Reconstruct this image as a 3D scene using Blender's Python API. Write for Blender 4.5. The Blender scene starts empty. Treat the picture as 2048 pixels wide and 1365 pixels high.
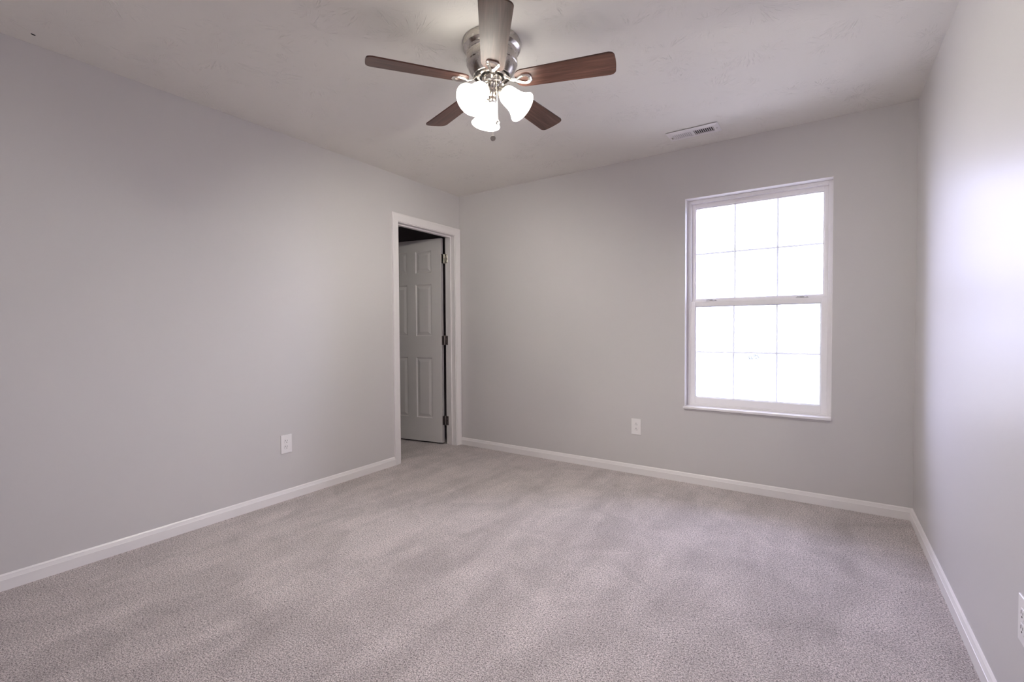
import bpy, bmesh, math, random
from mathutils import Vector, Matrix

scene = bpy.context.scene
C = scene.collection
R = math.radians
pi = math.pi
random.seed(7)

# ------------------------------------------------------------------ camera
cam_d = bpy.data.cameras.new('camera')
cam_d.sensor_fit = 'HORIZONTAL'
cam_d.sensor_width = 36.0
cam_d.lens = 16.461
cam_d.clip_start = 0.02
cam_d.clip_end = 500
cam = bpy.data.objects.new('camera', cam_d)
C.objects.link(cam)
_f = Vector((-0.5556777, 0.83104634, -0.02417157)).normalized()
_r = Vector((0.83135569, 0.55570727, -0.00609498)).normalized()
_u = _r.cross(_f).normalized()
cam.matrix_world = Matrix(((_r.x, _u.x, -_f.x, 2.996), (_r.y, _u.y, -_f.y, -3.5598),
                           (_r.z, _u.z, -_f.z, 1.132), (0, 0, 0, 1)))
scene.camera = cam

# ------------------------------------------------------------------ light
world = bpy.data.worlds.new('overcast_sky')
scene.world = world
world.use_nodes = True
bg = world.node_tree.nodes['Background']
bg.inputs['Color'].default_value = (0.66, 0.665, 1.0, 1)
bg.inputs['Strength'].default_value = 12.0
SHADE = 10.0
BULB = 1950.0
LAMP_COL = (1.0, 0.965, 0.87, 1)
scene.view_settings.view_transform = 'Standard'
scene.view_settings.look = 'None'
scene.view_settings.exposure = 0.0
scene.view_settings.gamma = 1.0
scene.view_settings.use_curve_mapping = False
scene.cycles.use_denoising = True
scene.cycles.max_bounces = 10
scene.cycles.diffuse_bounces = 7
scene.cycles.glossy_bounces = 6
scene.cycles.transmission_bounces = 8
scene.cycles.transparent_max_bounces = 12
scene.cycles.sample_clamp_indirect = 8.0

W, H, FRONT = 3.432, 2.44, -4.10       # room width, height, front wall
WIN = (2.142, 3.031, 0.560, 2.0735)    # x0, x1, z0, z1 of the window opening
DY0, DY1, DZ = -0.800, -0.071, 2.050   # door opening along the left wall

# sampling guide for the daylight coming through the window
pl = bpy.data.lights.new('window_portal', 'AREA')
pl.shape = 'RECTANGLE'
pl.size = WIN[1] - WIN[0]
pl.size_y = WIN[3] - WIN[2]
pl.cycles.is_portal = True
po = bpy.data.objects.new('window_portal', pl)
po.location = ((WIN[0] + WIN[1]) / 2, 0.16, (WIN[2] + WIN[3]) / 2)
po.rotation_euler = (R(-90), 0, 0)
C.objects.link(po)


# ------------------------------------------------------------------ materials
class NT:
    def __init__(s, name):
        s.m = bpy.data.materials.new(name)
        s.m.use_nodes = True
        s.t = s.m.node_tree
        s.b = s.t.nodes['Principled BSDF']
        s.out = s.t.nodes['Material Output']

    def n(s, typ, **kw):
        nd = s.t.nodes.new(typ)
        for k, v in kw.items():
            setattr(nd, k, v)
        return nd

    def l(s, a, b):
        s.t.links.new(a, b)

    def coords(s):
        return s.n('ShaderNodeTexCoord').outputs['Object']

    def mapping(s, src, scale=(1, 1, 1), rot=(0, 0, 0)):
        mp = s.n('ShaderNodeMapping')
        mp.inputs['Scale'].default_value = scale
        mp.inputs['Rotation'].default_value = rot
        s.l(src, mp.inputs['Vector'])
        return mp.outputs['Vector']

    def noise(s, src, scale, detail=2.0, rough=0.5, dist=0.0):
        nd = s.n('ShaderNodeTexNoise')
        nd.inputs['Scale'].default_value = scale
        nd.inputs['Detail'].default_value = detail
        nd.inputs['Roughness'].default_value = rough
        nd.inputs['Distortion'].default_value = dist
        s.l(src, nd.inputs['Vector'])
        return nd.outputs['Fac']

    def ramp(s, src, stops):
        nd = s.n('ShaderNodeValToRGB')
        el = nd.color_ramp.elements
        while len(el) < len(stops):
            el.new(0.5)
        for e, (p, c) in zip(el, stops):
            e.position = p
            e.color = (c, c, c, 1) if not hasattr(c, '__len__') else (*c, 1)
        s.l(src, nd.inputs['Fac'])
        return nd.outputs['Color']

    def math(s, op, a, b=None):
        nd = s.n('ShaderNodeMath', operation=op)
        for i, v in enumerate((a, b)):
            if v is None:
                continue
            if isinstance(v, (int, float)):
                nd.inputs[i].default_value = v
            else:
                s.l(v, nd.inputs[i])
        return nd.outputs[0]

    def mul(s, a, b):
        nd = s.n('ShaderNodeMix', data_type='RGBA', blend_type='MULTIPLY')
        nd.inputs['Factor'].default_value = 1.0
        for v, k in ((a, 6), (b, 7)):
            if isinstance(v, tuple):
                nd.inputs[k].default_value = (*v, 1)
            else:
                s.l(v, nd.inputs[k])
        return nd.outputs[2]

    def bump(s, h, strength, dist):
        nd = s.n('ShaderNodeBump')
        nd.inputs['Strength'].default_value = strength
        nd.inputs['Distance'].default_value = dist
        s.l(h, nd.inputs['Height'])
        s.l(nd.outputs['Normal'], s.b.inputs['Normal'])

    def set(s, col=None, rough=None, metal=None, spec=None):
        if col is not None:
            s.b.inputs['Base Color'].default_value = (*col, 1)
        if rough is not None:
            s.b.inputs['Roughness'].default_value = rough
        if metal is not None:
            s.b.inputs['Metallic'].default_value = metal
        if spec is not None:
            s.b.inputs['Specular IOR Level'].default_value = spec
        return s


def mat_paint(name, col, rough, scale=140, strength=0.12, dist=0.001, spec=0.5):
    k = NT(name).set(col, rough, 0, spec)
    co = k.coords()
    k.bump(k.noise(co, scale, 3.0, 0.6), strength, dist)
    v = k.ramp(k.noise(co, 1.3, 2.0), [(0.3, 0.985), (0.7, 1.0)])
    k.l(k.mul(v, tuple(col)), k.b.inputs['Base Color'])
    return k.m


M = {}
M['wall'] = mat_paint('grey_eggshell_paint', (0.635, 0.612, 0.615), 0.40, spec=0.38)
M['trim'] = mat_paint('white_trim_paint', (0.86, 0.83, 0.835), 0.34, 60, 0.05, 0.0006)
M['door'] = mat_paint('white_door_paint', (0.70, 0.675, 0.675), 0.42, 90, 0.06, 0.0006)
M['vinyl'] = mat_paint('white_vinyl', (0.92, 0.895, 0.905), 0.35, 40, 0.03, 0.0005)
M['plastic'] = mat_paint('white_plastic', (0.88, 0.855, 0.86), 0.30, 40, 0.02, 0.0004)
M['register'] = mat_paint('white_enamel_steel', (0.86, 0.83, 0.835), 0.38, 60, 0.03, 0.0004)
M['latch'] = mat_paint('shaded_white_latch_plastic', (0.52, 0.50, 0.505), 0.3, 40, 0.02, 0.0004)  # white latches; their grey shading is put into the base colour
M['dark'] = mat_paint('dark_void', (0.03, 0.027, 0.027), 0.8, 40, 0.02, 0.0004)
M['duct'] = mat_paint('dark_duct_metal', (0.12, 0.10, 0.11), 0.7, 40, 0.02, 0.0004)
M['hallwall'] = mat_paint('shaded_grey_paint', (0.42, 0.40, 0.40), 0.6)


def mat_ceiling():
    k = NT('stomped_white_ceiling_texture').set((0.81, 0.785, 0.745), 0.9, 0, 0.25)
    co = k.coords()
    hs = []
    for scale, off in ((2.3, 0.0), (4.3, 13.7)):
        mp = k.n('ShaderNodeMapping')
        mp.inputs['Scale'].default_value = (scale, scale, 0)
        mp.inputs['Location'].default_value = (off, off * 0.7, 0)
        k.l(co, mp.inputs['Vector'])
        vo = k.n('ShaderNodeTexVoronoi', voronoi_dimensions='2D', feature='F1')
        vo.inputs['Scale'].default_value = 1.0
        vo.inputs['Randomness'].default_value = 0.95
        k.l(mp.outputs['Vector'], vo.inputs['Vector'])
        sub = k.n('ShaderNodeVectorMath', operation='SUBTRACT')
        k.l(mp.outputs['Vector'], sub.inputs[0])
        k.l(vo.outputs['Position'], sub.inputs[1])
        sx = k.n('ShaderNodeSeparateXYZ')
        k.l(sub.outputs[0], sx.inputs[0])
        sc = k.n('ShaderNodeSeparateColor')
        k.l(vo.outputs['Color'], sc.inputs['Color'])
        ang = k.math('ARCTAN2', sx.outputs['Y'], sx.outputs['X'])
        rad = vo.outputs['Distance']
        cx = k.n('ShaderNodeCombineXYZ')
        k.l(k.math('MULTIPLY', ang, 8.5), cx.inputs['X'])
        k.l(k.math('MULTIPLY', rad, 3.4), cx.inputs['Y'])
        k.l(k.math('MULTIPLY', sc.outputs[0], 60.0), cx.inputs['Z'])
        st = k.noise(cx.outputs[0], 2.2, 1.0, 0.5, 0.06)
        ridge = k.ramp(st, [(0.56, 0.0), (0.74, 1.0)])
        fade = k.ramp(rad, [(0.06, 0.0), (0.16, 0.9), (0.38, 0.8), (0.55, 0.0)])
        c2 = k.n('ShaderNodeCombineXYZ')
        k.l(k.math('MULTIPLY', ang, 1.1), c2.inputs['X'])
        k.l(k.math('MULTIPLY', sc.outputs[1], 40.0), c2.inputs['Z'])
        sector = k.ramp(k.noise(c2.outputs[0], 1.0, 1.0), [(0.42, 0.0), (0.56, 1.0)])
        fade = k.math('MULTIPLY', fade, sector)
        patch = k.ramp(k.noise(co, 5.5, 3.0, 0.6), [(0.40, 0.0), (0.56, 1.0)])
        hs.append(k.math('MULTIPLY', k.math('MULTIPLY', ridge, fade), patch))
    h = k.math('MAXIMUM', hs[0], hs[1])
    h = k.math('ADD', h, k.math('MULTIPLY', k.noise(co, 45, 3.0), 0.18))
    k.bump(h, 0.85, 0.0034)
    return k.m


M['ceiling'] = mat_ceiling()


def mat_carpet():
    k = NT('speckled_greige_carpet').set((0.45, 0.40, 0.39), 0.95, 0, 0.1)
    co = k.coords()
    tuft = k.noise(co, 215, 2.5, 0.75)
    fine = k.noise(co, 118, 3.0, 0.75)
    base = k.ramp(tuft, [(0.30, (0.12, 0.092, 0.090)), (0.43, (0.43, 0.362, 0.356)),
                         (0.53, (0.82, 0.73, 0.72)), (0.67, (1.0, 0.94, 0.93))])
    f2 = k.ramp(fine, [(0.34, 0.38), (0.47, 0.97), (0.66, 1.12)])
    # pile lying different ways: vacuum strokes and soft foot marks
    st = k.noise(k.mapping(co, (3.4, 0.75, 1), (0, 0, R(8))), 1.5, 2.5, 0.6, 0.5)
    s1 = k.ramp(st, [(0.36, 0.87), (0.50, 0.97), (0.62, 1.06)])
    ft = k.noise(co, 3.6, 3.5, 0.6, 0.9)
    s2 = k.ramp(ft, [(0.36, 0.88), (0.62, 1.06)])
    col = k.mul(k.mul(base, f2), k.mul(s1, s2))
    k.l(col, k.b.inputs['Base Color'])
    k.b.inputs['Sheen Weight'].default_value = 0.25
    k.b.inputs['Sheen Roughness'].default_value = 0.6
    hh = k.math('ADD', tuft, k.math('MULTIPLY', fine, 0.6))
    k.bump(hh, 1.0, 0.007)
    return k.m


M['carpet'] = mat_carpet()


def mat_metal(name, col, rough, aniso=0.0, brushed=False):
    k = NT(name).set(col, rough, 1.0)
    co = k.coords()
    if brushed:
        n_ = k.noise(k.mapping(co, (1, 1, 60)), 6, 2.0, 0.5)
        k.l(k.ramp(n_, [(0.3, rough - 0.015), (0.7, rough + 0.02)]), k.b.inputs['Roughness'])
    else:
        k.l(k.ramp(k.noise(co, 30, 2.0), [(0.3, rough - 0.04), (0.7, rough + 0.04)]), k.b.inputs['Roughness'])
    return k.m


M['nickel'] = mat_metal('brushed_nickel', (0.58, 0.545, 0.51), 0.26)
M['polished'] = mat_metal('polished_nickel', (0.76, 0.73, 0.69), 0.16)
M['hinge'] = mat_metal('satin_nickel_hinge', (0.42, 0.39, 0.36), 0.30)
M['hinge_dull'] = mat_metal('dull_nickel_hinge', (0.30, 0.27, 0.26), 0.42)


def mat_wood():
    k = NT('dark_walnut_laminate').set((0.1, 0.05, 0.04), 0.36, 0, 0.36)
    co = k.coords()
    g = k.noise(k.mapping(co, (2.2, 34, 34)), 2.2, 4.0, 0.6, 0.4)
    col = k.ramp(g, [(0.30, (0.048, 0.022, 0.017)), (0.52, (0.092, 0.042, 0.032)), (0.72, (0.150, 0.076, 0.058))])
    k.l(col, k.b.inputs['Base Color'])
    k.bump(g, 0.08, 0.001)
    return k.m


M['wood'] = mat_wood()


def mat_glow(name, col, strength, base=(0.9, 0.88, 0.85)):
    k = NT(name).set(base, 0.35)
    co = k.coords()
    v = k.ramp(k.noise(co, 22, 2.0), [(0.3, 0.96), (0.7, 1.0)])
    k.l(k.mul(v, tuple(col[:3])), k.b.inputs['Emission Color'])
    k.b.inputs['Emission Strength'].default_value = strength
    return k.m


M['shade'] = mat_glow('lit_frosted_glass', LAMP_COL, SHADE)
M['bulb'] = mat_glow('lit_bulb', LAMP_COL, BULB)


def mat_glass():
    k = NT('clear_window_glass')
    tr = k.n('ShaderNodeBsdfTransparent')
    tr.inputs['Color'].default_value = (0.97, 0.985, 0.98, 1)
    gl = k.n('ShaderNodeBsdfGlossy')
    gl.inputs['Roughness'].default_value = 0.01
    fr = k.n('ShaderNodeFresnel')
    fr.inputs['IOR'].default_value = 1.16
    mx = k.n('ShaderNodeMixShader')
    k.l(fr.outputs[0], mx.inputs[0])
    k.l(tr.outputs[0], mx.inputs[1])
    k.l(gl.outputs[0], mx.inputs[2])
    k.l(mx.outputs[0], k.out.inputs['Surface'])
    return k.m


M['glass'] = mat_glass()


def mat_crystal():
    k = NT('faceted_crystal').set((0.9, 0.88, 0.87), 0.05)
    k.b.inputs['Transmission Weight'].default_value = 0.85
    k.b.inputs['IOR'].default_value = 1.5
    k.bump(k.noise(k.coords(), 90, 1.0), 0.15, 0.001)
    return k.m


M['crystal'] = mat_crystal()


def mat_simple_noise(name, a, b, scale, rough=0.9):
    k = NT(name).set(a, rough, 0, 0.2)
    k.l(k.ramp(k.noise(k.coords(), scale, 4.0), [(0.3, a), (0.7, b)]), k.b.inputs['Base Color'])
    return k.m


M['lawn'] = mat_simple_noise('pale_dry_lawn', (0.36, 0.35, 0.28), (0.52, 0.50, 0.42), 0.6)
M['leaf'] = mat_simple_noise('pale_sage_leaves', (0.19, 0.20, 0.17), (0.30, 0.31, 0.27), 3.0)
M['bark'] = mat_simple_noise('grey_bark', (0.24, 0.23, 0.21), (0.32, 0.30, 0.28), 5.0)
M['speck'] = mat_simple_noise('dark_speck', (0.02, 0.018, 0.017), (0.03, 0.027, 0.025), 40)


# ------------------------------------------------------------------ mesh helpers
def box(bm, x0, x1, y0, y1, z0, z1, bev=0.0, seg=2):
    vs = [bm.verts.new((x, y, z)) for x in (x0, x1) for y in (y0, y1) for z in (z0, z1)]
    F = [(0, 1, 3, 2), (4, 6, 7, 5), (0, 4, 5, 1), (2, 3, 7, 6), (0, 2, 6, 4), (1, 5, 7, 3)]
    fs = [bm.faces.new([vs[i] for i in q]) for q in F]
    if bev > 0:
        es = {e for f in fs for e in f.edges}
        bmesh.ops.bevel(bm, geom=list(es), offset=bev, segments=seg, affect='EDGES', profile=0.5)
    return bm


def lathe(bm, prof, seg=48, axis=None, origin=(0, 0, 0), cap=True):
    """revolve (r, t) pairs about an axis direction starting at origin"""
    ax = Vector(axis if axis else (0, 0, 1)).normalized()
    a = ax.orthogonal().normalized()
    b = ax.cross(a).normalized()
    o = Vector(origin)
    rings = []
    for r, t in prof:
        if r < 1e-6:
            rings.append([bm.verts.new(o + ax * t)])
        else:
            rings.append([bm.verts.new(o + ax * t + (a * math.cos(2 * pi * i / seg) + b * math.sin(2 * pi * i / seg)) * r)
                          for i in range(seg)])
    for p, q in zip(rings, rings[1:]):
        for i in range(seg):
            j = (i + 1) % seg
            if len(p) == 1 and len(q) == 1:
                continue
            if len(p) == 1:
                bm.faces.new((p[0], q[i], q[j]))
            elif len(q) == 1:
                bm.faces.new((p[i], q[0], p[j]))
            else:
                bm.faces.new((p[i], q[i], q[j], p[j]))
    if cap:
        for ring in (rings[0], rings[-1]):
            if len(ring) > 2:
                try:
                    bm.faces.new(ring)
                except ValueError:
                    pass
    return bm


def prism(bm, pts, z0, z1):
    """extrude a 2D outline (x, y) between z0 and z1"""
    lo = [bm.verts.new((x, y, z0)) for x, y in pts]
    hi = [bm.verts.new((x, y, z1)) for x, y in pts]
    n = len(pts)
    bm.faces.new(list(reversed(lo)))
    bm.faces.new(hi)
    for i in range(n):
        j = (i + 1) % n
        bm.faces.new((lo[i], lo[j], hi[j], hi[i]))
    return bm


def sweep(bm, path, radii, seg=10, flat=1.0, closed=False):
    """tube along path; radii per point; flat scales the local vertical"""
    n = len(path)
    rings = []
    for i, pnt in enumerate(path):
        pnt = Vector(pnt)
        a = Vector(path[(i - 1) % n] if (closed or i > 0) else path[i])
        b = Vector(path[(i + 1) % n] if (closed or i < n - 1) else path[i])
        t = (b - a).normalized()
        up = Vector((0, 0, 1))
        if abs(t.dot(up)) > 0.97:
            up = Vector((1, 0, 0))
        s = t.cross(up).normalized()
        v = s.cross(t).normalized()
        r = radii[i] if hasattr(radii, '__len__') else radii
        rings.append([bm.verts.new(pnt + s * math.cos(2 * pi * k / seg) * r + v * math.sin(2 * pi * k / seg) * r * flat)
                      for k in range(seg)])
    m = n if closed else n - 1
    for i in range(m):
        p, q = rings[i], rings[(i + 1) % n]
        for k in range(seg):
            j = (k + 1) % seg
            bm.faces.new((p[k], q[k], q[j], p[j]))
    if not closed:
        bm.faces.new(rings[0])
        bm.faces.new(rings[-1])
    return bm


def extrude_profile(bm, prof, p0, p1, up=Vector((0, 0, 1)), out=Vector((1, 0, 0)), m0=0.0, m1=0.0):
    """profile (out, up) pairs swept straight from p0 to p1; m0/m1 slide the ends by out-distance (mitres)"""
    p0, p1 = Vector(p0), Vector(p1)
    d = (p1 - p0).normalized()
    A = [bm.verts.new(p0 + out * o + up * u + d * (m0 * u)) for o, u in prof]
    B = [bm.verts.new(p1 + out * o + up * u + d * (m1 * u)) for o, u in prof]
    n = len(prof)
    for i in range(n):
        j = (i + 1) % n
        bm.faces.new((A[i], A[j], B[j], B[i]))
    bm.faces.new(list(reversed(A)))
    bm.faces.new(B)
    return bm


def obj(name, bm, mat, parent=None, smooth=None, loc=None):
    bmesh.ops.recalc_face_normals(bm, faces=bm.faces[:])
    me = bpy.data.meshes.new(name)
    bm.to_mesh(me)
    bm.free()
    me.materials.append(M[mat])
    if smooth is not None:
        me.polygons.foreach_set('use_smooth', [True] * len(me.polygons))
        me.set_sharp_from_angle(angle=R(smooth))
    o = bpy.data.objects.new(name, me)
    C.objects.link(o)
    if parent is not None:
        o.parent = parent
    if loc is not None:
        o.location = loc
    return o


def tag(o, label, cat, group=None):
    o['label'] = label
    o['category'] = cat
    if group:
        o['group'] = group
    return o


def struct(o, label=None, cat=None):
    o['kind'] = 'structure'
    if label:
        o['label'] = label
    if cat:
        o['category'] = cat
    return o


def empty(name, loc, rot=(0, 0, 0)):
    o = bpy.data.objects.new(name, None)
    o.empty_display_size = 0.1
    o.location = loc
    o.rotation_euler = rot
    C.objects.link(o)
    return o


B = bmesh.new

# ------------------------------------------------------------------ room shell
TH = 0.115                                   # inner wall thickness
EX = 0.15                                    # outer wall thickness
HX0, HY0, HY1 = -1.90, -2.20, 0.60           # dim room beyond the door

bm = B(); box(bm, HX0 - 0.1, W + EX, FRONT - 0.12, HY1 + 0.1, -0.25, 0.0)
struct(obj('floor', bm, 'carpet'), 'speckled greige carpet over the whole floor', 'floor')
bm = B(); box(bm, HX0 - 0.1, W + EX, FRONT - 0.12, HY1 + 0.1, H, H + 0.2)
struct(obj('ceiling', bm, 'ceiling'), 'off-white ceiling with a stomped brush texture', 'ceiling')

# left wall with the door opening
bm = B()
box(bm, -TH, 0, FRONT, DY0 - 0.012, 0, H)
box(bm, -TH, 0, DY0 - 0.012, DY1 + 0.012, DZ + 0.012, H)
box(bm, -TH, 0, DY1 + 0.012, EX, 0, H)
struct(obj('wall_left', bm, 'wall'), 'long grey left wall with the open doorway', 'wall')
# back wall with the window opening
x0, x1, z0, z1 = WIN
g = 0.002
bm = B()
box(bm, 0, x0 - g, 0, EX, 0, H)
box(bm, x1 + g, W, 0, EX, 0, H)
box(bm, x0 - g, x1 + g, 0, EX, 0, z0 - 0.012)
box(bm, x0 - g, x1 + g, 0, EX, z1 + g, H)
struct(obj('wall_back', bm, 'wall'), 'grey back wall around the white window', 'wall')
bm = B(); box(bm, W, W + EX, FRONT - 0.12, EX, 0, H)
struct(obj('wall_right', bm, 'wall'), 'grey right wall shining with window light', 'wall')
bm = B(); box(bm, -TH, W, FRONT - 0.12, FRONT, 0, H)
struct(obj('wall_front', bm, 'wall'), 'grey wall behind the viewer', 'wall')
# the dim room behind the door
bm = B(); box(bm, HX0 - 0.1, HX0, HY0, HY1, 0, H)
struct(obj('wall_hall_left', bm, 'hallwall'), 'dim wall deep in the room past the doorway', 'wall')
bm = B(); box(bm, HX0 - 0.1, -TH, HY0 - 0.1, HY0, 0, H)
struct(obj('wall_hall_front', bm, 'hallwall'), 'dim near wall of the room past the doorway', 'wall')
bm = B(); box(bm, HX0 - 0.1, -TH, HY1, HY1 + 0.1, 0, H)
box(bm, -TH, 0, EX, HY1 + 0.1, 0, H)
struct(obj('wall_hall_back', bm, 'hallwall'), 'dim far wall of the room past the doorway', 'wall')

# baseboards: flat board with a stepped, rounded cap
BH = 0.071
BP = [(0, 0), (0.014, 0), (0.014, 0.0475), (0.0125, 0.0485), (0.0080, 0.0625), (0.0080, 0.0645), (0.0030, BH), (0, BH)]
X, Y, Z = Vector((1, 0, 0)), Vector((0, 1, 0)), Vector((0, 0, 1))
CW = 0.066                                   # door casing width
bm = B(); extrude_profile(bm, BP, (0, FRONT, 0), (0, DY0 - CW, 0), out=X)
struct(obj('baseboard_left', bm, 'trim'), 'white baseboard along the left wall', 'baseboard')
bm = B(); extrude_profile(bm, BP, (0.0, 0, 0), (W, 0, 0), out=-Y)
struct(obj('baseboard_back', bm, 'trim'), 'white baseboard along the back wall under the window', 'baseboard')
bm = B(); extrude_profile(bm, BP, (W, 0, 0), (W, FRONT, 0), out=-X)
struct(obj('baseboard_right', bm, 'trim'), 'white baseboard along the right wall', 'baseboard')
bm = B(); extrude_profile(bm, BP, (0, FRONT, 0), (W, FRONT, 0), out=Y)
struct(obj('baseboard_front', bm, 'trim'), 'white baseboard behind the viewer', 'baseboard')

# ------------------------------------------------------------------ door casing (room side), one mitred frame
# profile: (thickness, distance from the inner edge)
CP = [(0, 0), (0.0085, 0), (0.0100, 0.003), (0.0090, 0.007), (0.0105, 0.010), (0.0120, 0.028), (0.0135, 0.040),
      (0.0150, 0.050), (0.0165, 0.055), (0.0175, 0.060), (0.0165, 0.064), (0.0140, CW), (0, CW)]
bm = B()
extrude_profile(bm, CP, (0, DY0, 0), (0, DY0, DZ), up=-Y, out=X, m0=0, m1=1)
extrude_profile(bm, CP, (0, DY1, 0), (0, DY1, DZ), up=Y, out=X, m0=0, m1=1)
extrude_profile(bm, CP, (0, DY0, DZ), (0, DY1, DZ), up=Z, out=X, m0=-1, m1=1)
struct(obj('trim_1', bm, 'trim', smooth=30), 'white moulded casing around the doorway', 'door casing')
# jamb with its stop
JY0, JY1, JZ = DY0 + 0.005, DY1 - 0.005, DZ - 0.005
bm = B()
jt = 0.018
box(bm, -TH - 0.004, 0.002, JY1, JY1 + jt, 0, JZ + jt, 0.0012, 1)
box(bm, -TH - 0.004, 0.002, JY0 - jt, JY0, 0, JZ + jt, 0.0012, 1)
box(bm, -TH - 0.004, 0.002, JY0, JY1, JZ, JZ + jt)
s0, s1, sp = -0.078, -0.044, 0.011
box(bm, s0, s1, JY1 - sp, JY1, 0, JZ, 0.002, 2)
box(bm, s0, s1, JY0, JY0 + sp, 0, JZ, 0.002, 2)
box(bm, s0, s1, JY0 + sp, JY1 - sp, JZ - sp, JZ, 0.002, 2)
struct(obj('trim_2', bm, 'trim'), 'white door jamb with a raised stop', 'door jamb')
# ------------------------------------------------------------------ six panel door, standing open into the next room
DW, DHT, DT = 0.710, 2.018, 0.038


def door_leaf():
    """leaf in local coords: hinge edge at x=0, leaf along +x, visible face at y=0, thickness towards +y"""
    bm = B()
    rails = [(0.0, 0.235), (0.842, 0.215), (1.572, 0.115), (1.905, DHT - 1.905)]   # z, height
    sx = 0.112
    mull = 0.105
    pw = (DW - 2 * sx - mull) / 2
    xs = [(sx, sx + pw), (sx + pw + mull, DW - sx)]
    zs = [(0.235, 0.842), (1.057, 1.572), (1.687, 1.905)]

    def face(side):
        y = 0.0 if side < 0 else DT
        s = 1 if side < 0 else -1                     # inward direction
        gx = [0, xs[0][0], xs[0][1], xs[1][0], xs[1][1], DW]
        gz = [0, zs[0][0], zs[0][1], zs[1][0], zs[1][1], zs[2][0], zs[2][1], DHT]
        V = {}

        def v(a, b, dy=0.0):
            k = (round(a, 5), round(b, 5), round(dy, 5))
            if k not in V:
                V[k] = bm.verts.new((a, y + s * dy, b))
            return V[k]
        for i in range(5):
            for j in range(7):
                a0, a1, b0, b1 = gx[i], gx[i + 1], gz[j], gz[j + 1]
                if i in (1, 3) and j in (1, 3, 5):
                    # sticking slope down, flat recess, bevel up to a raised field
                    lv = [(0, 0), (0.007, 0.0075), (0.013, 0.0085), (0.019, 0.0075), (0.040, 0.0018), (0.043, 0.0012)]
                    for (i0, d0), (i1, d1) in zip(lv, lv[1:]):
                        o = [v(a0 + i0, b0 + i0, d0), v(a1 - i0, b0 + i0, d0), v(a1 - i0, b1 - i0, d0), v(a0 + i0, b1 - i0, d0)]
                        n_ = [v(a0 + i1, b0 + i1, d1), v(a1 - i1, b0 + i1, d1), v(a1 - i1, b1 - i1, d1), v(a0 + i1, b1 - i1, d1)]
                        for q in range(4):
                            r_ = (q + 1) % 4
                            bm.faces.new((o[q], o[r_], n_[r_], n_[q]))
                    bm.faces.new(n_)
                else:
                    bm.faces.new((v(a0, b0), v(a1, b0), v(a1, b1), v(a0, b1)))
    face(-1)
    face(1)
    box(bm, 0, DW, 0.010, DT - 0.010, 0, DHT)
    # rim joining both skins
    for (a0, b0, a1, b1) in ((0, 0, DW, 0), (DW, 0, DW, DHT), (DW, DHT, 0, DHT), (0, DHT, 0, 0)):
        q = [bm.verts.new((a0, 0, b0)), bm.verts.new((a1, 0, b1)), bm.verts.new((a1, DT, b1)), bm.verts.new((a0, DT, b0))]
        bm.faces.new(q)
    bmesh.ops.remove_doubles(bm, verts=bm.verts[:], dist=0.00005)
    return bm


PIN = Vector((-TH - 0.017, JY1 - 0.002, 0.0))       # hinge pin axis
DANG = R(189.0)                                     # direction the leaf points in
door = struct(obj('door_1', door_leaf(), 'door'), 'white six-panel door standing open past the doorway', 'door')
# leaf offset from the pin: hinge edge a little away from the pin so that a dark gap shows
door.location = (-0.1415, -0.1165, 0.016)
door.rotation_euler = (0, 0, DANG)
# in local coords +y (thickness) must point away from the viewer (towards +Y world): flip by mirroring
door.scale = (1, -1, 1)


HZ = (0.235, 1.03, 1.835)
for i, hz in enumerate(HZ):
    hm = 'hinge' if i == 2 else 'hinge_dull'
    inv = None
    he = obj('hinge', lathe(B(), [(0.0, -0.048), (0.003, -0.047), (0.0062, -0.0445), (0.0062, -0.016), (0.0055, -0.0155), (0.0055, -0.0145),
                                  (0.0062, -0.014), (0.0062, 0.014), (0.0055, 0.0145), (0.0055, 0.0155), (0.0062, 0.016),
                                  (0.0062, 0.0445), (0.003, 0.047), (0.0, 0.048)], 16), hm, smooth=40)
    he.matrix_world = Matrix.Translation((PIN.x, PIN.y - 0.004, hz))
    # leaf screwed to the jamb
    bm = B(); box(bm, 0.000, 0.040, 0.0035, 0.0058, -0.0445, 0.0445, 0.0008, 1)
    jl = obj('hinge_leaf', bm, hm)
    # leaf screwed to the door edge
    bm = B(); box(bm, -0.0022, 0.0002, 0.004, DT + 0.001, -0.0445, 0.0445, 0.0008, 1)
    bm.transform(Matrix.Translation((-PIN.x, -PIN.y + 0.004, 0)) @ Matrix.Translation((door.location.x, door.location.y, 0))
                 @ Matrix.Rotation(DANG, 4, 'Z') @ Matrix.Diagonal((1, -1, 1, 1)))
    dl = obj('hinge_leaf', bm, hm)
    for l_ in (jl, dl):
        l_.parent = he
    # screws
    for k in range(3):
        sz = (-0.031, 0.0, 0.031)[k]
        bm = B(); lathe(bm, [(0.0, 0.0), (0.0036, 0.0003), (0.0036, 0.0010), (0.0, 0.0012)], 12, axis=(0, -1, 0),
                        origin=(0.020 + (0.008 if k == 1 else 0), 0.0035, sz))
        sc = obj('screw', bm, 'dark', smooth=40)
        sc.parent = he
    he.parent = door
    he.matrix_parent_inverse = (Matrix.Translation(door.location) @ Matrix.Rotation(DANG, 4, 'Z') @ Matrix.Diagonal((1, -1, 1, 1))).inverted()

# round knob near the latch edge, both sides
for s in (-1, 1):
    bm = B()
    y_ = 0.0 if s < 0 else DT
    lathe(bm, [(0.0, 0.0), (0.031, 0.0), (0.031, 0.003), (0.026, 0.008), (0.012, 0.010), (0.011, 0.028), (0.018, 0.036),
               (0.026, 0.045), (0.0275, 0.054), (0.022, 0.063), (0.010, 0.067), (0.0, 0.068)], 28, axis=(0, s, 0),
          origin=(DW - 0.062, y_, 0.90))
    kn = obj('door_knob', bm, 'nickel', smooth=50)
    kn.parent = door

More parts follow.
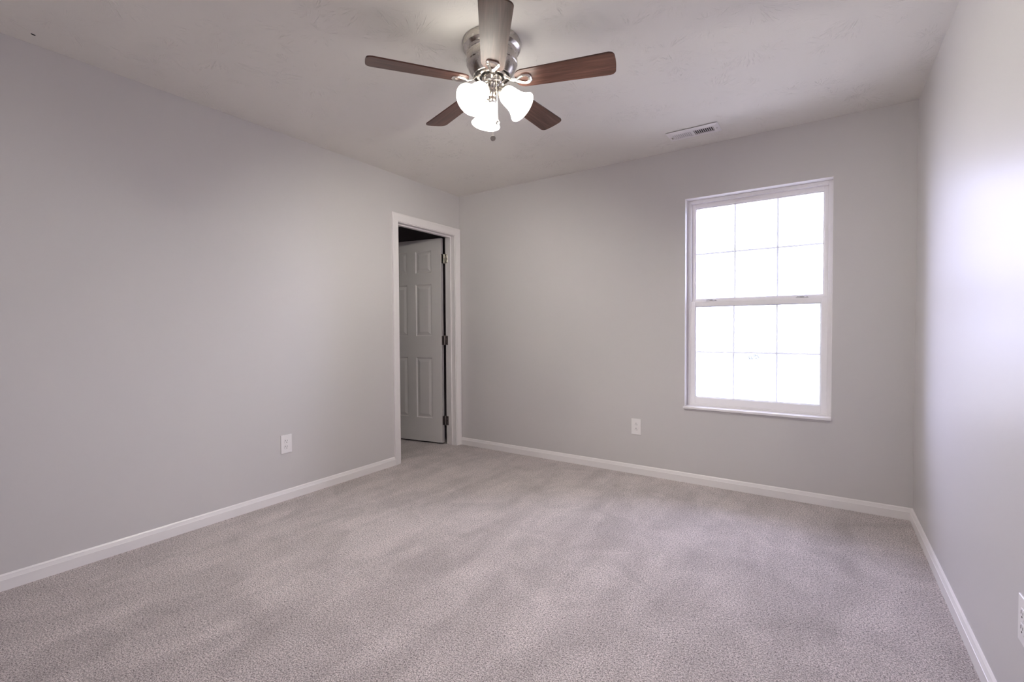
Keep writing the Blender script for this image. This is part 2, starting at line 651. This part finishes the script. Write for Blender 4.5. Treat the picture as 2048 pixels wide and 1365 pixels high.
# ------------------------------------------------------------------ window
win = struct(empty('window_1', ((x0 + x1) / 2, 0.0, z0)), 'white double-hung window with six-lite grids in each sash', 'window')
wi = win.location


def wpart(name, bm, mat, parent=None, smooth=None):
    """geometry given in world coords, stored relative to the window"""
    bmesh.ops.translate(bm, verts=bm.verts[:], vec=-wi)
    return obj(name, bm, mat, win if parent is None else parent, smooth)


# liner of the reveal (drywall return painted white)
bm = B()
yd = 0.142
box(bm, x0 - g, x0, 0.0005, yd, z0 - 0.012, z1 + g)
box(bm, x1, x1 + g, 0.0005, yd, z0 - 0.012, z1 + g)
box(bm, x0, x1, 0.0005, yd, z1, z1 + g)
wpart('reveal_liner', bm, 'vinyl')
# sill (stool)
bm = B()
box(bm, x0 - 0.009, x1 + 0.001, -0.019, 0.0, z0 - 0.013, z0 + 0.003, 0.002, 2)
box(bm, x0, x1, 0.0, 0.142, z0 - 0.012, z0 + 0.003)
wpart('window_sill', bm, 'vinyl')
bm = B(); box(bm, x0 + 0.002, x1 - 0.006, -0.006, 0.0, z0 - 0.028, z0 - 0.013, 0.0015, 1)
wpart('apron', bm, 'wall')
# vinyl main frame, with track ridges
fy0 = 0.070
bm = B()
fw = 0.026
zb = z0 + 0.003
box(bm, x0, x0 + fw, fy0, 0.140, zb, z1, 0.0015, 1)
box(bm, x1 - fw + 0.004, x1, fy0, 0.140, zb, z1, 0.0015, 1)
box(bm, x0 + fw, x1 - fw + 0.004, fy0, 0.140, z1 - 0.024, z1, 0.0015, 1)
box(bm, x0 + fw, x1 - fw + 0.004, fy0, 0.140, zb, zb + 0.012, 0.0015, 1)
for xx in (x0 + 0.008, x0 + 0.018):
    box(bm, xx, xx + 0.0025, fy0 - 0.004, fy0, zb, z1)
for xx in (x1 - 0.010, x1 - 0.018):
    box(bm, xx, xx + 0.0025, fy0 - 0.004, fy0, zb, z1)
box(bm, x0, x1, fy0 - 0.004, fy0, z1 - 0.016, z1 - 0.0135)
wpart('window_frame', bm, 'vinyl')


def sash(name, xa, xb, za, zb_, ya, yb, gl):
    """sash frame outer box xa..xb, za..zb_; gl = glass opening (x0, x1, z0, z1)"""
    gx0, gx1, gz0, gz1 = gl
    bm = B()
    box(bm, xa, gx0, ya, yb, za, zb_, 0.0018, 2)
    box(bm, gx1, xb, ya, yb, za, zb_, 0.0018, 2)
    box(bm, gx0, gx1, ya, yb, za, gz0, 0.0018, 2)
    box(bm, gx0, gx1, ya, yb, gz1, zb_, 0.0018, 2)
    # glazing bead slope
    bd = 0.006
    for (a0, a1, b0, b1) in ((gx0, gx0 + bd, gz0, gz1), (gx1 - bd, gx1, gz0, gz1),
                             (gx0 + bd, gx1 - bd, gz0, gz0 + bd), (gx0 + bd, gx1 - bd, gz1 - bd, gz1)):
        box(bm, a0, a1, ya + 0.010, yb - 0.004, b0, b1)
    s_ = wpart(name, bm, 'vinyl')
    ym = (ya + yb) / 2 + 0.003
    return s_, ym


def grid(parent, gl, hz, vx, ym):
    gx0, gx1, gz0, gz1 = gl
    bm = B()
    w2, d2 = 0.0058, 0.0025
    for vx_ in vx:
        box(bm, vx_ - w2, vx_ + w2, ym - d2, ym + d2, gz0, gz1)
    xs_ = [gx0] + list(vx) + [gx1]
    for a, b in zip(xs_, xs_[1:]):
        box(bm, a + (w2 if a != gx0 else 0), b - (w2 if b != gx1 else 0), ym - d2, ym + d2, hz - w2, hz + w2)
    wpart('grille', bm, 'vinyl', parent)
    bm = B(); box(bm, gx0, gx1, ym - 0.0085, ym - 0.0065, gz0, gz1)
    wpart('pane', bm, 'glass', parent)


glu = (2.189, 2.987, 1.347, 2.020)
su, ymu = sash('upper_sash', x0 + fw, x1 - fw + 0.004, 1.303, z1 - 0.024, 0.101, 0.134, glu)
su['label'] = 'upper sash, set further out'
grid(su, glu, 1.683, (2.457, 2.7225), ymu)
gll = (2.197, 2.975, 0.625, 1.295)
sl, yml = sash('lower_sash', x0 + fw, x1 - fw + 0.004, zb + 0.012, 1.3265, 0.073, 0.100, gll)
sl['label'] = 'lower sash, nearer the room'
grid(sl, gll, 0.960, (2.456, 2.724), yml)
# parting shelf of the meeting rail
bm = B(); box(bm, x0 + fw, x1 - fw + 0.004, 0.078, 0.101, 1.3265, 1.331)
wpart('meeting_rail_cap', bm, 'vinyl', sl)
# two cam latches on the meeting rail
for xx in (2.305, 2.868):
    bm = B()
    lz = 1.331
    box(bm, xx - 0.036, xx + 0.036, 0.080, 0.097, lz, lz + 0.004, 0.0015, 2)
    lathe(bm, [(0.012, 0.0), (0.012, 0.007), (0.009, 0.010), (0.0, 0.0105)], 18, origin=(xx, 0.088, lz + 0.004))
    sweep(bm, [(xx, 0.084, lz + 0.010), (xx - 0.014, 0.079, lz + 0.010), (xx - 0.030, 0.077, lz + 0.009)],
          [0.0045, 0.004, 0.003], 8)
    lathe(bm, [(0.0045, 0.0), (0.0045, 0.004), (0.0, 0.005)], 12, origin=(xx + 0.028, 0.087, lz + 0.004))
    lt = wpart('sash_latch', bm, 'latch', sl, 45)
# tilt latches at the ends of the lower sash, a pull groove in the top rail
for xx in (x0 + fw + 0.006, x1 - fw - 0.024):
    bm = B(); box(bm, xx, xx + 0.022, 0.080, 0.095, 1.331, 1.336, 0.0012, 1)
    wpart('tilt_latch', bm, 'plastic', sl)
bm = B(); box(bm, 2.46, 2.60, 0.0965, 0.1025, 2.0325, 2.0355, 0.001, 1)
wpart('sash_pull', bm, 'vinyl', su)

# ------------------------------------------------------------------ ceiling fan
FC = Vector((1.722, -1.8055, H))
fan = tag(empty('ceiling_fan', FC),
          'five-blade brushed nickel ceiling fan with walnut blades and lit frosted shades', 'ceiling fan')


def zc(z):
    return z - H


bm = B()
prof = [(0.0, 0.0), (0.1305, 0.0), (0.1320, -0.004), (0.1315, -0.024), (0.1300, -0.033), (0.1235, -0.040), (0.1165, -0.0445),
        (0.1150, -0.0475), (0.1165, -0.0500), (0.1160, -0.0530), (0.1125, -0.0580), (0.1120, -0.0640), (0.1150, -0.0720),
        (0.1170, -0.0820), (0.1165, -0.0900), (0.1150, -0.0950), (0.1165, -0.0965), (0.1160, -0.1000), (0.1130, -0.1030),
        (0.1120, -0.1080), (0.1080, -0.1190), (0.1010, -0.1310), (0.0930, -0.1420), (0.0875, -0.1500), (0.0855, -0.1530),
        (0.0815, -0.1535), (0.0800, -0.1490), (0.0790, -0.1400), (0.0, -0.1400)]
lathe(bm, prof, 72)
obj('motor_housing', bm, 'nickel', fan, 28)
# dark gap and flywheel that carries the blades
bm = B(); lathe(bm, [(0.0, -0.140), (0.078, -0.140), (0.078, -0.146), (0.0, -0.146)], 48)
obj('motor_gap', bm, 'dark', fan, 40)
bm = B()
lathe(bm, [(0.057, -0.146), (0.0690, -0.146), (0.0705, -0.148), (0.0705, -0.1540), (0.0690, -0.1565), (0.0585, -0.1570), (0.057, -0.1555), (0.057, -0.146)], 64, cap=False)
obj('flywheel', bm, 'nickel', fan, 35)
bm = B(); lathe(bm, [(0.0, -0.1465), (0.0565, -0.1465), (0.0565, -0.149), (0.0, -0.149)], 48)
obj('hub_shadow_ring', bm, 'dark', fan, 35)

# blades
ZB = -0.180          # blade plane below the ceiling
TILT = R(-12)


def arc(cx, cy, r, a0, a1, n):
    return [(cx + r * math.cos(R(a0 + (a1 - a0) * i / n)), cy + r * math.sin(R(a0 + (a1 - a0) * i / n))) for i in range(n + 1)]


def blade_mesh():
    r0, r1 = 0.108, 0.552
    h0, h1 = 0.050, 0.0635
    pts = []
    pts += arc(r1 - 0.024, -h1 + 0.024, 0.024, -90, -4, 8)
    pts += [(r1 + 0.002, -0.018), (r1 + 0.0025, 0.0), (r1 + 0.002, 0.018)]
    pts += arc(r1 - 0.024, h1 - 0.024, 0.024, 4, 90, 8)
    pts += arc(r0 + 0.040, h0 - 0.036 + 0.001, 0.036, 92, 176, 8)
    pts += arc(r0 + 0.040, -h0 + 0.036 - 0.001, 0.036, 184, 268, 8)
    bm = B()
    prism(bm, pts, -0.003, 0.003)
    es = [e for e in bm.edges if abs(e.verts[0].co.z - e.verts[1].co.z) < 1e-6]
    bmesh.ops.bevel(bm, geom=es, offset=0.0012, segments=2, affect='EDGES', profile=0.5)
    return bm


def iron_mesh():
    """decorative heart loop under the blade root plus the curved arm to the flywheel (blade frame)"""
    bm = B()
    zl = -0.0062

    def loop(c, k):
        out = []
        n = 40
        for i in range(n):
            a = 2 * pi * i / n
            # heart / teardrop: point towards the hub (-x), slight dip at the outer end
            x = math.cos(a)
            y = math.sin(a)
            w = 0.5 * (1 + x)
            yy = y * (0.26 + 0.84 * w ** 0.75)
            xx = x - 0.07 * math.exp(-(y / 0.28) ** 2) * (1 if x > 0 else 0)
            out.append((c + xx * k[0], yy * k[1]))
        return out
    o = loop(0.147, (0.042, 0.0370))
    m_ = loop(0.1475, (0.0350, 0.0300))
    i_ = loop(0.1505, (0.0225, 0.0185))
    n = len(o)
    ro = [bm.verts.new((x, y, zl + 0.003)) for x, y in o]
    ro2 = [bm.verts.new((x, y, zl - 0.0015)) for x, y in o]
    rm = [bm.verts.new((x, y, zl - 0.0060)) for x, y in m_]
    ri = [bm.verts.new((x, y, zl - 0.0020)) for x, y in i_]
    ri2 = [bm.verts.new((x, y, zl + 0.003)) for x, y in i_]
    for a, b in ((ro, ro2), (ro2, rm), (rm, ri), (ri, ri2), (ri2, ro)):
        for k in range(n):
            j = (k + 1) % n
            bm.faces.new((a[k], a[j], b[j], b[k]))
    # arm
    path = [(0.057, 0, 0.0235), (0.067, 0, 0.0215), (0.076, 0, 0.0140), (0.085, 0, 0.0045), (0.094, 0, -0.0030),
            (0.103, 0, -0.0068), (0.112, 0, -0.0080), (0.120, 0, -0.0080)]
    wid = [0.0180, 0.0175, 0.0160, 0.0145, 0.0130, 0.0125, 0.0135, 0.0130]
    sweep(bm, path, wid, 12, 0.20)
    return bm


def screw_mesh(x, y, z):
    return lathe(B(), [(0.0, 0.0), (0.0030, -0.0004), (0.0042, -0.0016), (0.0042, -0.003), (0.0, -0.003)][::-1], 14, origin=(x, y, z))


AZ = [17.2, 88.6, 161.0, 233.4, 307.6]


def solve_blade():
    b = obj('blade', blade_mesh(), 'wood', fan)
    ir = obj('blade_iron', iron_mesh(), 'polished', b, 50)
    ir['label'] = 'bright nickel heart-shaped blade bracket'
    return b, ir


b0, i0 = solve_blade()
blades = [(b0, i0)]
for k in range(1, 5):
    b = b0.copy(); C.objects.link(b)
    i_ = i0.copy(); C.objects.link(i_); i_.parent = b
    blades.append((b, i_))
for (b, i_), az in zip(blades, AZ):
    b.parent = fan
    b.location = (0, 0, ZB)
    b.rotation_euler = (TILT, 0, R(az))
    b.rotation_mode = 'XYZ'

# screws heads of the flywheel between the blades
for k in range(5):
    for d in (-9, 9):
        a = R(AZ[k] + d)
        bm = B()
        lathe(bm, [(0.0, -0.0025), (0.003, -0.0022), (0.0045, -0.0008), (0.0045, 0.0)], 12,
              origin=(0.0645 * math.cos(a), 0.0645 * math.sin(a), -0.1568))
        obj('flywheel_screw', bm, 'hinge', fan, 40)

# switch housing
bm = B()
lathe(bm, [(0.0, -0.148), (0.0440, -0.148), (0.0465, -0.151), (0.0465, -0.178), (0.0455, -0.183), (0.0430, -0.187),
           (0.0400, -0.1885), (0.0, -0.1885)], 56)
obj('switch_housing', bm, 'nickel', fan, 35)
# light kit: cup, stem and finial
kit = obj('light_kit', lathe(B(), [(0.0, -0.1885), (0.0300, -0.1885), (0.0320, -0.1905), (0.0315, -0.1940), (0.0285, -0.1970),
                                   (0.0255, -0.2050), (0.0240, -0.2150), (0.0245, -0.2270), (0.0225, -0.2340), (0.0175, -0.2400),
                                   (0.0150, -0.2440), (0.0150, -0.2560), (0.0165, -0.2580), (0.0160, -0.2660), (0.0110, -0.2700),
                                   (0.0, -0.2710)], 40), 'polished', fan, 30)

SAZ = [18.0, 139.0, 263.0]
DOWN = R(43)


def shade_set(az):
    a = R(az)
    d = Vector((math.cos(a) * math.cos(DOWN), math.sin(a) * math.cos(DOWN), -math.sin(DOWN)))
    h = Vector((math.cos(a), math.sin(a), 0))
    neck = h * 0.056 + Vector((0, 0, -0.2290))
    sh_bm = B()
    pr = [(0.0265, 0.000), (0.0290, 0.002), (0.0360, 0.009), (0.0405, 0.020), (0.0430, 0.036), (0.0445, 0.054), (0.0470, 0.070),
          (0.0515, 0.086), (0.0580, 0.100), (0.0655, 0.1115), (0.0695, 0.1165)]
    inner = [(r - 0.003, t + 0.0005) for r, t in reversed(pr)]
    lathe(sh_bm, pr + [(0.0690, 0.1180)] + inner, 56, axis=d, origin=neck, cap=False)
    s_ = obj('lamp_shade', sh_bm, 'shade', fan, 60)
    s_['label'] = 'lit frosted glass tulip shade'
    # metal fitter and arm
    bm = B()
    lathe(bm, [(0.0, -0.034), (0.0100, -0.034), (0.0115, -0.028), (0.0150, -0.024), (0.0165, -0.020), (0.0165, -0.008), (0.0300, -0.006),
               (0.0315, -0.003), (0.0315, 0.006), (0.0300, 0.0065), (0.0240, 0.002), (0.0, 0.002)], 36, axis=d, origin=neck)
    f_ = obj('shade_fitter', bm, 'nickel', fan, 35)
    f_.parent = s_
    for q in range(3):
        aa = q * 2 * pi / 3 + 0.5
        u = d.orthogonal().normalized()
        v = d.cross(u)
        dirr = u * math.cos(aa) + v * math.sin(aa)
        bm = B()
        lathe(bm, [(0.0, 0.0), (0.0016, 0.0), (0.0016, 0.005), (0.0038, 0.005), (0.0038, 0.009), (0.0, 0.0095)], 10, axis=dirr,
              origin=neck + d * 0.002 + dirr * 0.0310)
        t_ = obj('thumb_screw', bm, 'hinge', s_, 40)
    bm = B()
    lathe(bm, [(0.0, 0.002), (0.0125, 0.003), (0.0135, 0.020), (0.0150, 0.030), (0.0240, 0.048), (0.0275, 0.062), (0.0240, 0.076),
               (0.0130, 0.085), (0.0, 0.087)], 28, axis=d, origin=neck)
    obj('light_bulb', bm, 'bulb', s_, 60)
    # arm from the kit body
    bm = B()
    sweep(bm, [h * 0.018 + Vector((0, 0, -0.214)), h * 0.026 + Vector((0, 0, -0.210)), neck - d * 0.030, neck - d * 0.022],
          [0.0075, 0.0075, 0.0080, 0.0085], 12)
    ar = obj('arm', bm, 'nickel', kit, 50)


for az in SAZ:
    shade_set(az)


def chain(top, bottom, r, step):
    """ball chain between two points"""
    bm = B()
    n = int((Vector(top) - Vector(bottom)).length / step)
    for i in range(n + 1):
        p_ = Vector(top).lerp(Vector(bottom), i / n)
        bmesh.ops.create_icosphere(bm, subdivisions=1, radius=r, matrix=Matrix.Translation(p_))
    sweep(bm, [top, bottom], r * 0.4, 6)
    return bm


tocam = Vector((math.cos(R(305)), math.sin(R(305)), 0))
rgt = Vector((0.8315, 0.5556, 0))
t1 = tocam * 0.0485 + rgt * 0.0195
c1t = t1 + Vector((0, 0, -0.170))
c1b = t1 + rgt * 0.006 + Vector((0, 0, -0.372))
ch = obj('pull_chain', chain(c1t, c1b, 0.0021, 0.0046), 'polished', fan, 60)
ch['label'] = 'shorter pull chain ending in a crystal ball'
bm = B(); bmesh.ops.create_icosphere(bm, subdivisions=2, radius=0.0105, matrix=Matrix.Translation(c1b + Vector((0, 0, -0.010))))
obj('chain_fob', bm, 'crystal', ch)
bm = B(); lathe(bm, [(0.0, 0.004), (0.003, 0.003), (0.005, 0.0), (0.0055, -0.002), (0.0, -0.002)], 14, origin=c1b)
obj('fob_cap', bm, 'polished', ch, 40)
bm = B(); lathe(bm, [(0.0, 0.0), (0.005, 0.0), (0.005, 0.006), (0.003, 0.009), (0.0, 0.009)], 16, axis=tocam,
                origin=t1 - tocam * 0.006 + Vector((0, 0, -0.168)))
obj('chain_outlet', bm, 'polished', ch, 40)
c2t = Vector((0, 0, -0.2705)) + rgt * 0.0015
c2b = Vector((0, 0, -0.4170)) + rgt * 0.0025
ch2 = obj('pull_chain', chain(c2t, c2b, 0.0011, 0.0036), 'polished', fan, 60)
ch2['label'] = 'longer pull chain ending in a round medallion'
bm = B()
mc = c2b + Vector((0, 0, -0.0135))
tc = (tocam + Vector((0, 0, -0.35))).normalized()
lathe(bm, [(0.0, -0.0015), (0.0118, -0.0015), (0.0122, 0.0), (0.0118, 0.0022), (0.0100, 0.0026), (0.0092, 0.0012), (0.0062, 0.0012),
           (0.0052, 0.0026), (0.0, 0.0030)], 36, axis=tc, origin=mc)
obj('chain_fob', bm, 'hinge', ch2, 30)

# ------------------------------------------------------------------ ceiling register (vent)
vx0, vx1, vy0, vy1 = 2.096, 2.420, -0.352, -0.188
vc = Vector(((vx0 + vx1) / 2, (vy0 + vy1) / 2, H))
vent = tag(empty('ceiling_vent', vc - Vector((0, 0, 0.0022)), (R(1.5), 0, 0)), 'white metal air register on the ceiling near the back wall', 'vent')
hx, hy = (vx1 - vx0) / 2, (vy1 - vy0) / 2
lx, ly = 0.128, 0.040                     # louvre field half size
bm = B()
zt = -0.0065


def ring(ax, ay, z):
    return [bm.verts.new((sx * ax, sy * ay, z)) for sx, sy in ((-1, -1), (1, -1), (1, 1), (-1, 1))]


rs = [ring(hx, hy, 0.0), ring(hx, hy, -0.0012), ring(hx - 0.020, hy - 0.020, zt), ring(lx, ly, zt), ring(lx, ly, -0.0008)]
for a, b in zip(rs, rs[1:]):
    for k in range(4):
        j = (k + 1) % 4
        bm.faces.new((a[k], a[j], b[j], b[k]))
box(bm, -0.0055, 0.0055, -ly, ly, zt, -0.0010)
obj('faceplate', bm, 'register', vent)
bm = B(); box(bm, -lx, lx, -ly, ly, -0.0009, -0.0002)
obj('duct_opening', bm, 'dark', vent)
n = 10
for side in (-1, 1):
    for k in range(n):
        c = side * (0.0055 + (lx - 0.0055) * (k + 0.5) / n)
        ang = R(34) * (-1 if side < 0 else 1)
        bm = B()
        box(bm, -0.0046, 0.0046, -ly, ly, -0.0004, 0.0004)
        bmesh.ops.rotate(bm, verts=bm.verts[:], cent=(0, 0, 0), matrix=Matrix.Rotation(ang, 3, 'Y'))
        bmesh.ops.translate(bm, verts=bm.verts[:], vec=(c, 0, zt + 0.0030))
        obj('louvre', bm, 'register', vent)
bm = B()
box(bm, -lx - 0.012, -lx - 0.003, -0.003, 0.003, zt - 0.006, zt)
lathe(bm, [(0.003, 0.0), (0.003, 0.010), (0.0, 0.011)], 10, axis=(0, 0.3, -1), origin=(-lx - 0.008, 0.004, zt))
obj('damper_lever', bm, 'hinge', vent)
for s in (-1, 1):
    bm = B(); lathe(bm, [(0.0045, 0.0), (0.0040, -0.0015), (0.0, -0.002)], 14, origin=(s * (lx + 0.016), 0.0, zt + 0.0008))
    obj('screw', bm, 'hinge', vent, 40)

# ------------------------------------------------------------------ outlets
PW, PH = 0.0765, 0.1230


def make_outlet(loc, rotz, flip, label, group=None):
    """plate in local coords: wall plane y=0, faces -y"""
    o = tag(empty('wall_outlet', loc, (0, pi if flip else 0, rotz)), label, 'outlet')
    bm = B()
    box(bm, -PW / 2, PW / 2, -0.0060, 0.0, -PH / 2, PH / 2, 0.0028, 3)
    obj('cover_plate', bm, 'plastic', o)
    for s in (-1, 1):
        z_ = s * 0.0195
        bm = B()
        pts = []
        for q in range(40):
            a = 2 * pi * q / 40
            x_ = 0.0172 * math.cos(a)
            zz = max(-0.0140, min(0.0140, 0.0172 * math.sin(a)))
            pts.append((x_, zz))
        lo = [bm.verts.new((x_, -0.0060, z_ + zz)) for x_, zz in pts]
        hi = [bm.verts.new((x_ * 0.97, -0.0078, z_ + zz * 0.97)) for x_, zz in pts]
        for q in range(40):
            j = (q + 1) % 40
            bm.faces.new((lo[q], lo[j], hi[j], hi[q]))
        bm.faces.new(hi)
        rc = obj('receptacle', bm, 'plastic', o, 40)
        # slots and ground hole
        for (sx, sw, shh, sz) in ((-0.0064, 0.0022, 0.0092, 0.0042), (0.0064, 0.0018, 0.0074, 0.0042)):
            bm = B()
            box(bm, sx - sw / 2, sx + sw / 2, -0.0082, -0.0074, z_ + sz - shh / 2, z_ + sz + shh / 2)
            obj('slot', bm, 'dark', rc)
        bm = B()
        lathe(bm, [(0.0, 0.0), (0.0027, 0.0), (0.0027, 0.0008), (0.0, 0.0008)], 16, axis=(0, -1, 0), origin=(0, -0.0074, z_ - 0.0070))
        obj('ground_hole', bm, 'dark', rc)
    bm = B()
    lathe(bm, [(0.0032, 0.0), (0.0028, 0.0010), (0.0, 0.0014)], 14, axis=(0, -1, 0), origin=(0, -0.0060, 0))
    obj('screw', bm, 'plastic', o, 40)
    return o


make_outlet((0.0, -1.8100, 0.376), R(90), False, 'white duplex outlet low on the left wall near the doorway')
make_outlet((1.7780, 0.0, 0.3705), 0, True, 'white upside-down duplex outlet on the back wall left of the window')
make_outlet((W, -1.8430, 0.3700), R(-90), False, 'white outlet on the right wall cut off by the picture edge')

# ------------------------------------------------------------------ tiny dark speck stuck on the ceiling
bm = B()
bmesh.ops.create_icosphere(bm, subdivisions=2, radius=1.0)
bmesh.ops.scale(bm, verts=bm.verts[:], vec=(0.0085, 0.0030, 0.0025))
sp_ = tag(obj('ceiling_speck', bm, 'speck', smooth=60, loc=(0.100, -2.989, H - 0.0018)),
          'tiny dark speck on the ceiling above the left wall', 'speck')
sp_.rotation_euler = (0, 0, R(-75))

# ------------------------------------------------------------------ outside
GZ = -2.9
bm = B(); box(bm, -60, 70, 0.6, 140, GZ - 0.3, GZ)
struct(obj('ground', bm, 'lawn'), 'pale lawn outside the window', 'ground')


def shrub(name, loc, r, h, seed, label, cat, trunk=0.0):
    rnd = random.Random(seed)
    t = tag(empty(name, loc), label, cat)
    bm = B()
    for _ in range(260):
        a = rnd.uniform(0, 2 * pi)
        e = math.acos(rnd.uniform(-1, 1))
        q = rnd.uniform(0.55, 1.0)
        c = Vector((math.cos(a) * math.sin(e) * r * q, math.sin(a) * math.sin(e) * r * q, trunk + h / 2 + math.cos(e) * h / 2 * q))
        s = rnd.uniform(0.06, 0.13) * r
        u = Vector((rnd.uniform(-1, 1), rnd.uniform(-1, 1), rnd.uniform(-1, 1))).normalized()
        v = u.orthogonal().normalized()
        w = u.cross(v)
        vs = [bm.verts.new(c + v * s * math.cos(k * pi / 3) + w * s * 0.7 * math.sin(k * pi / 3)) for k in range(6)]
        bm.faces.new(vs)
    obj('foliage', bm, 'leaf', t)
    bm = B()
    sweep(bm, [(0, 0, -0.05), (0.02 * r, 0, trunk + h * 0.3), (0, 0.03 * r, trunk + h * 0.75)], [0.07 * r, 0.05 * r, 0.02 * r], 8)
    for k in range(5):
        a = k * 1.3
        sweep(bm, [(0, 0, trunk + h * 0.25), (math.cos(a) * r * 0.5, math.sin(a) * r * 0.5, trunk + h * 0.6)], [0.03 * r, 0.012 * r], 6)
    obj('trunk', bm, 'bark', t)
    return t


shrub('shrub', (-4.45, 62.0, GZ), 0.85, 0.80, 3, 'low wide shrub on the lawn seen through the lower sash', 'shrub')
shrub('young_tree', (-3.35, 63.0, GZ), 0.42, 1.6, 5, 'slim young tree on the lawn right of the low shrub', 'tree', 0.5)
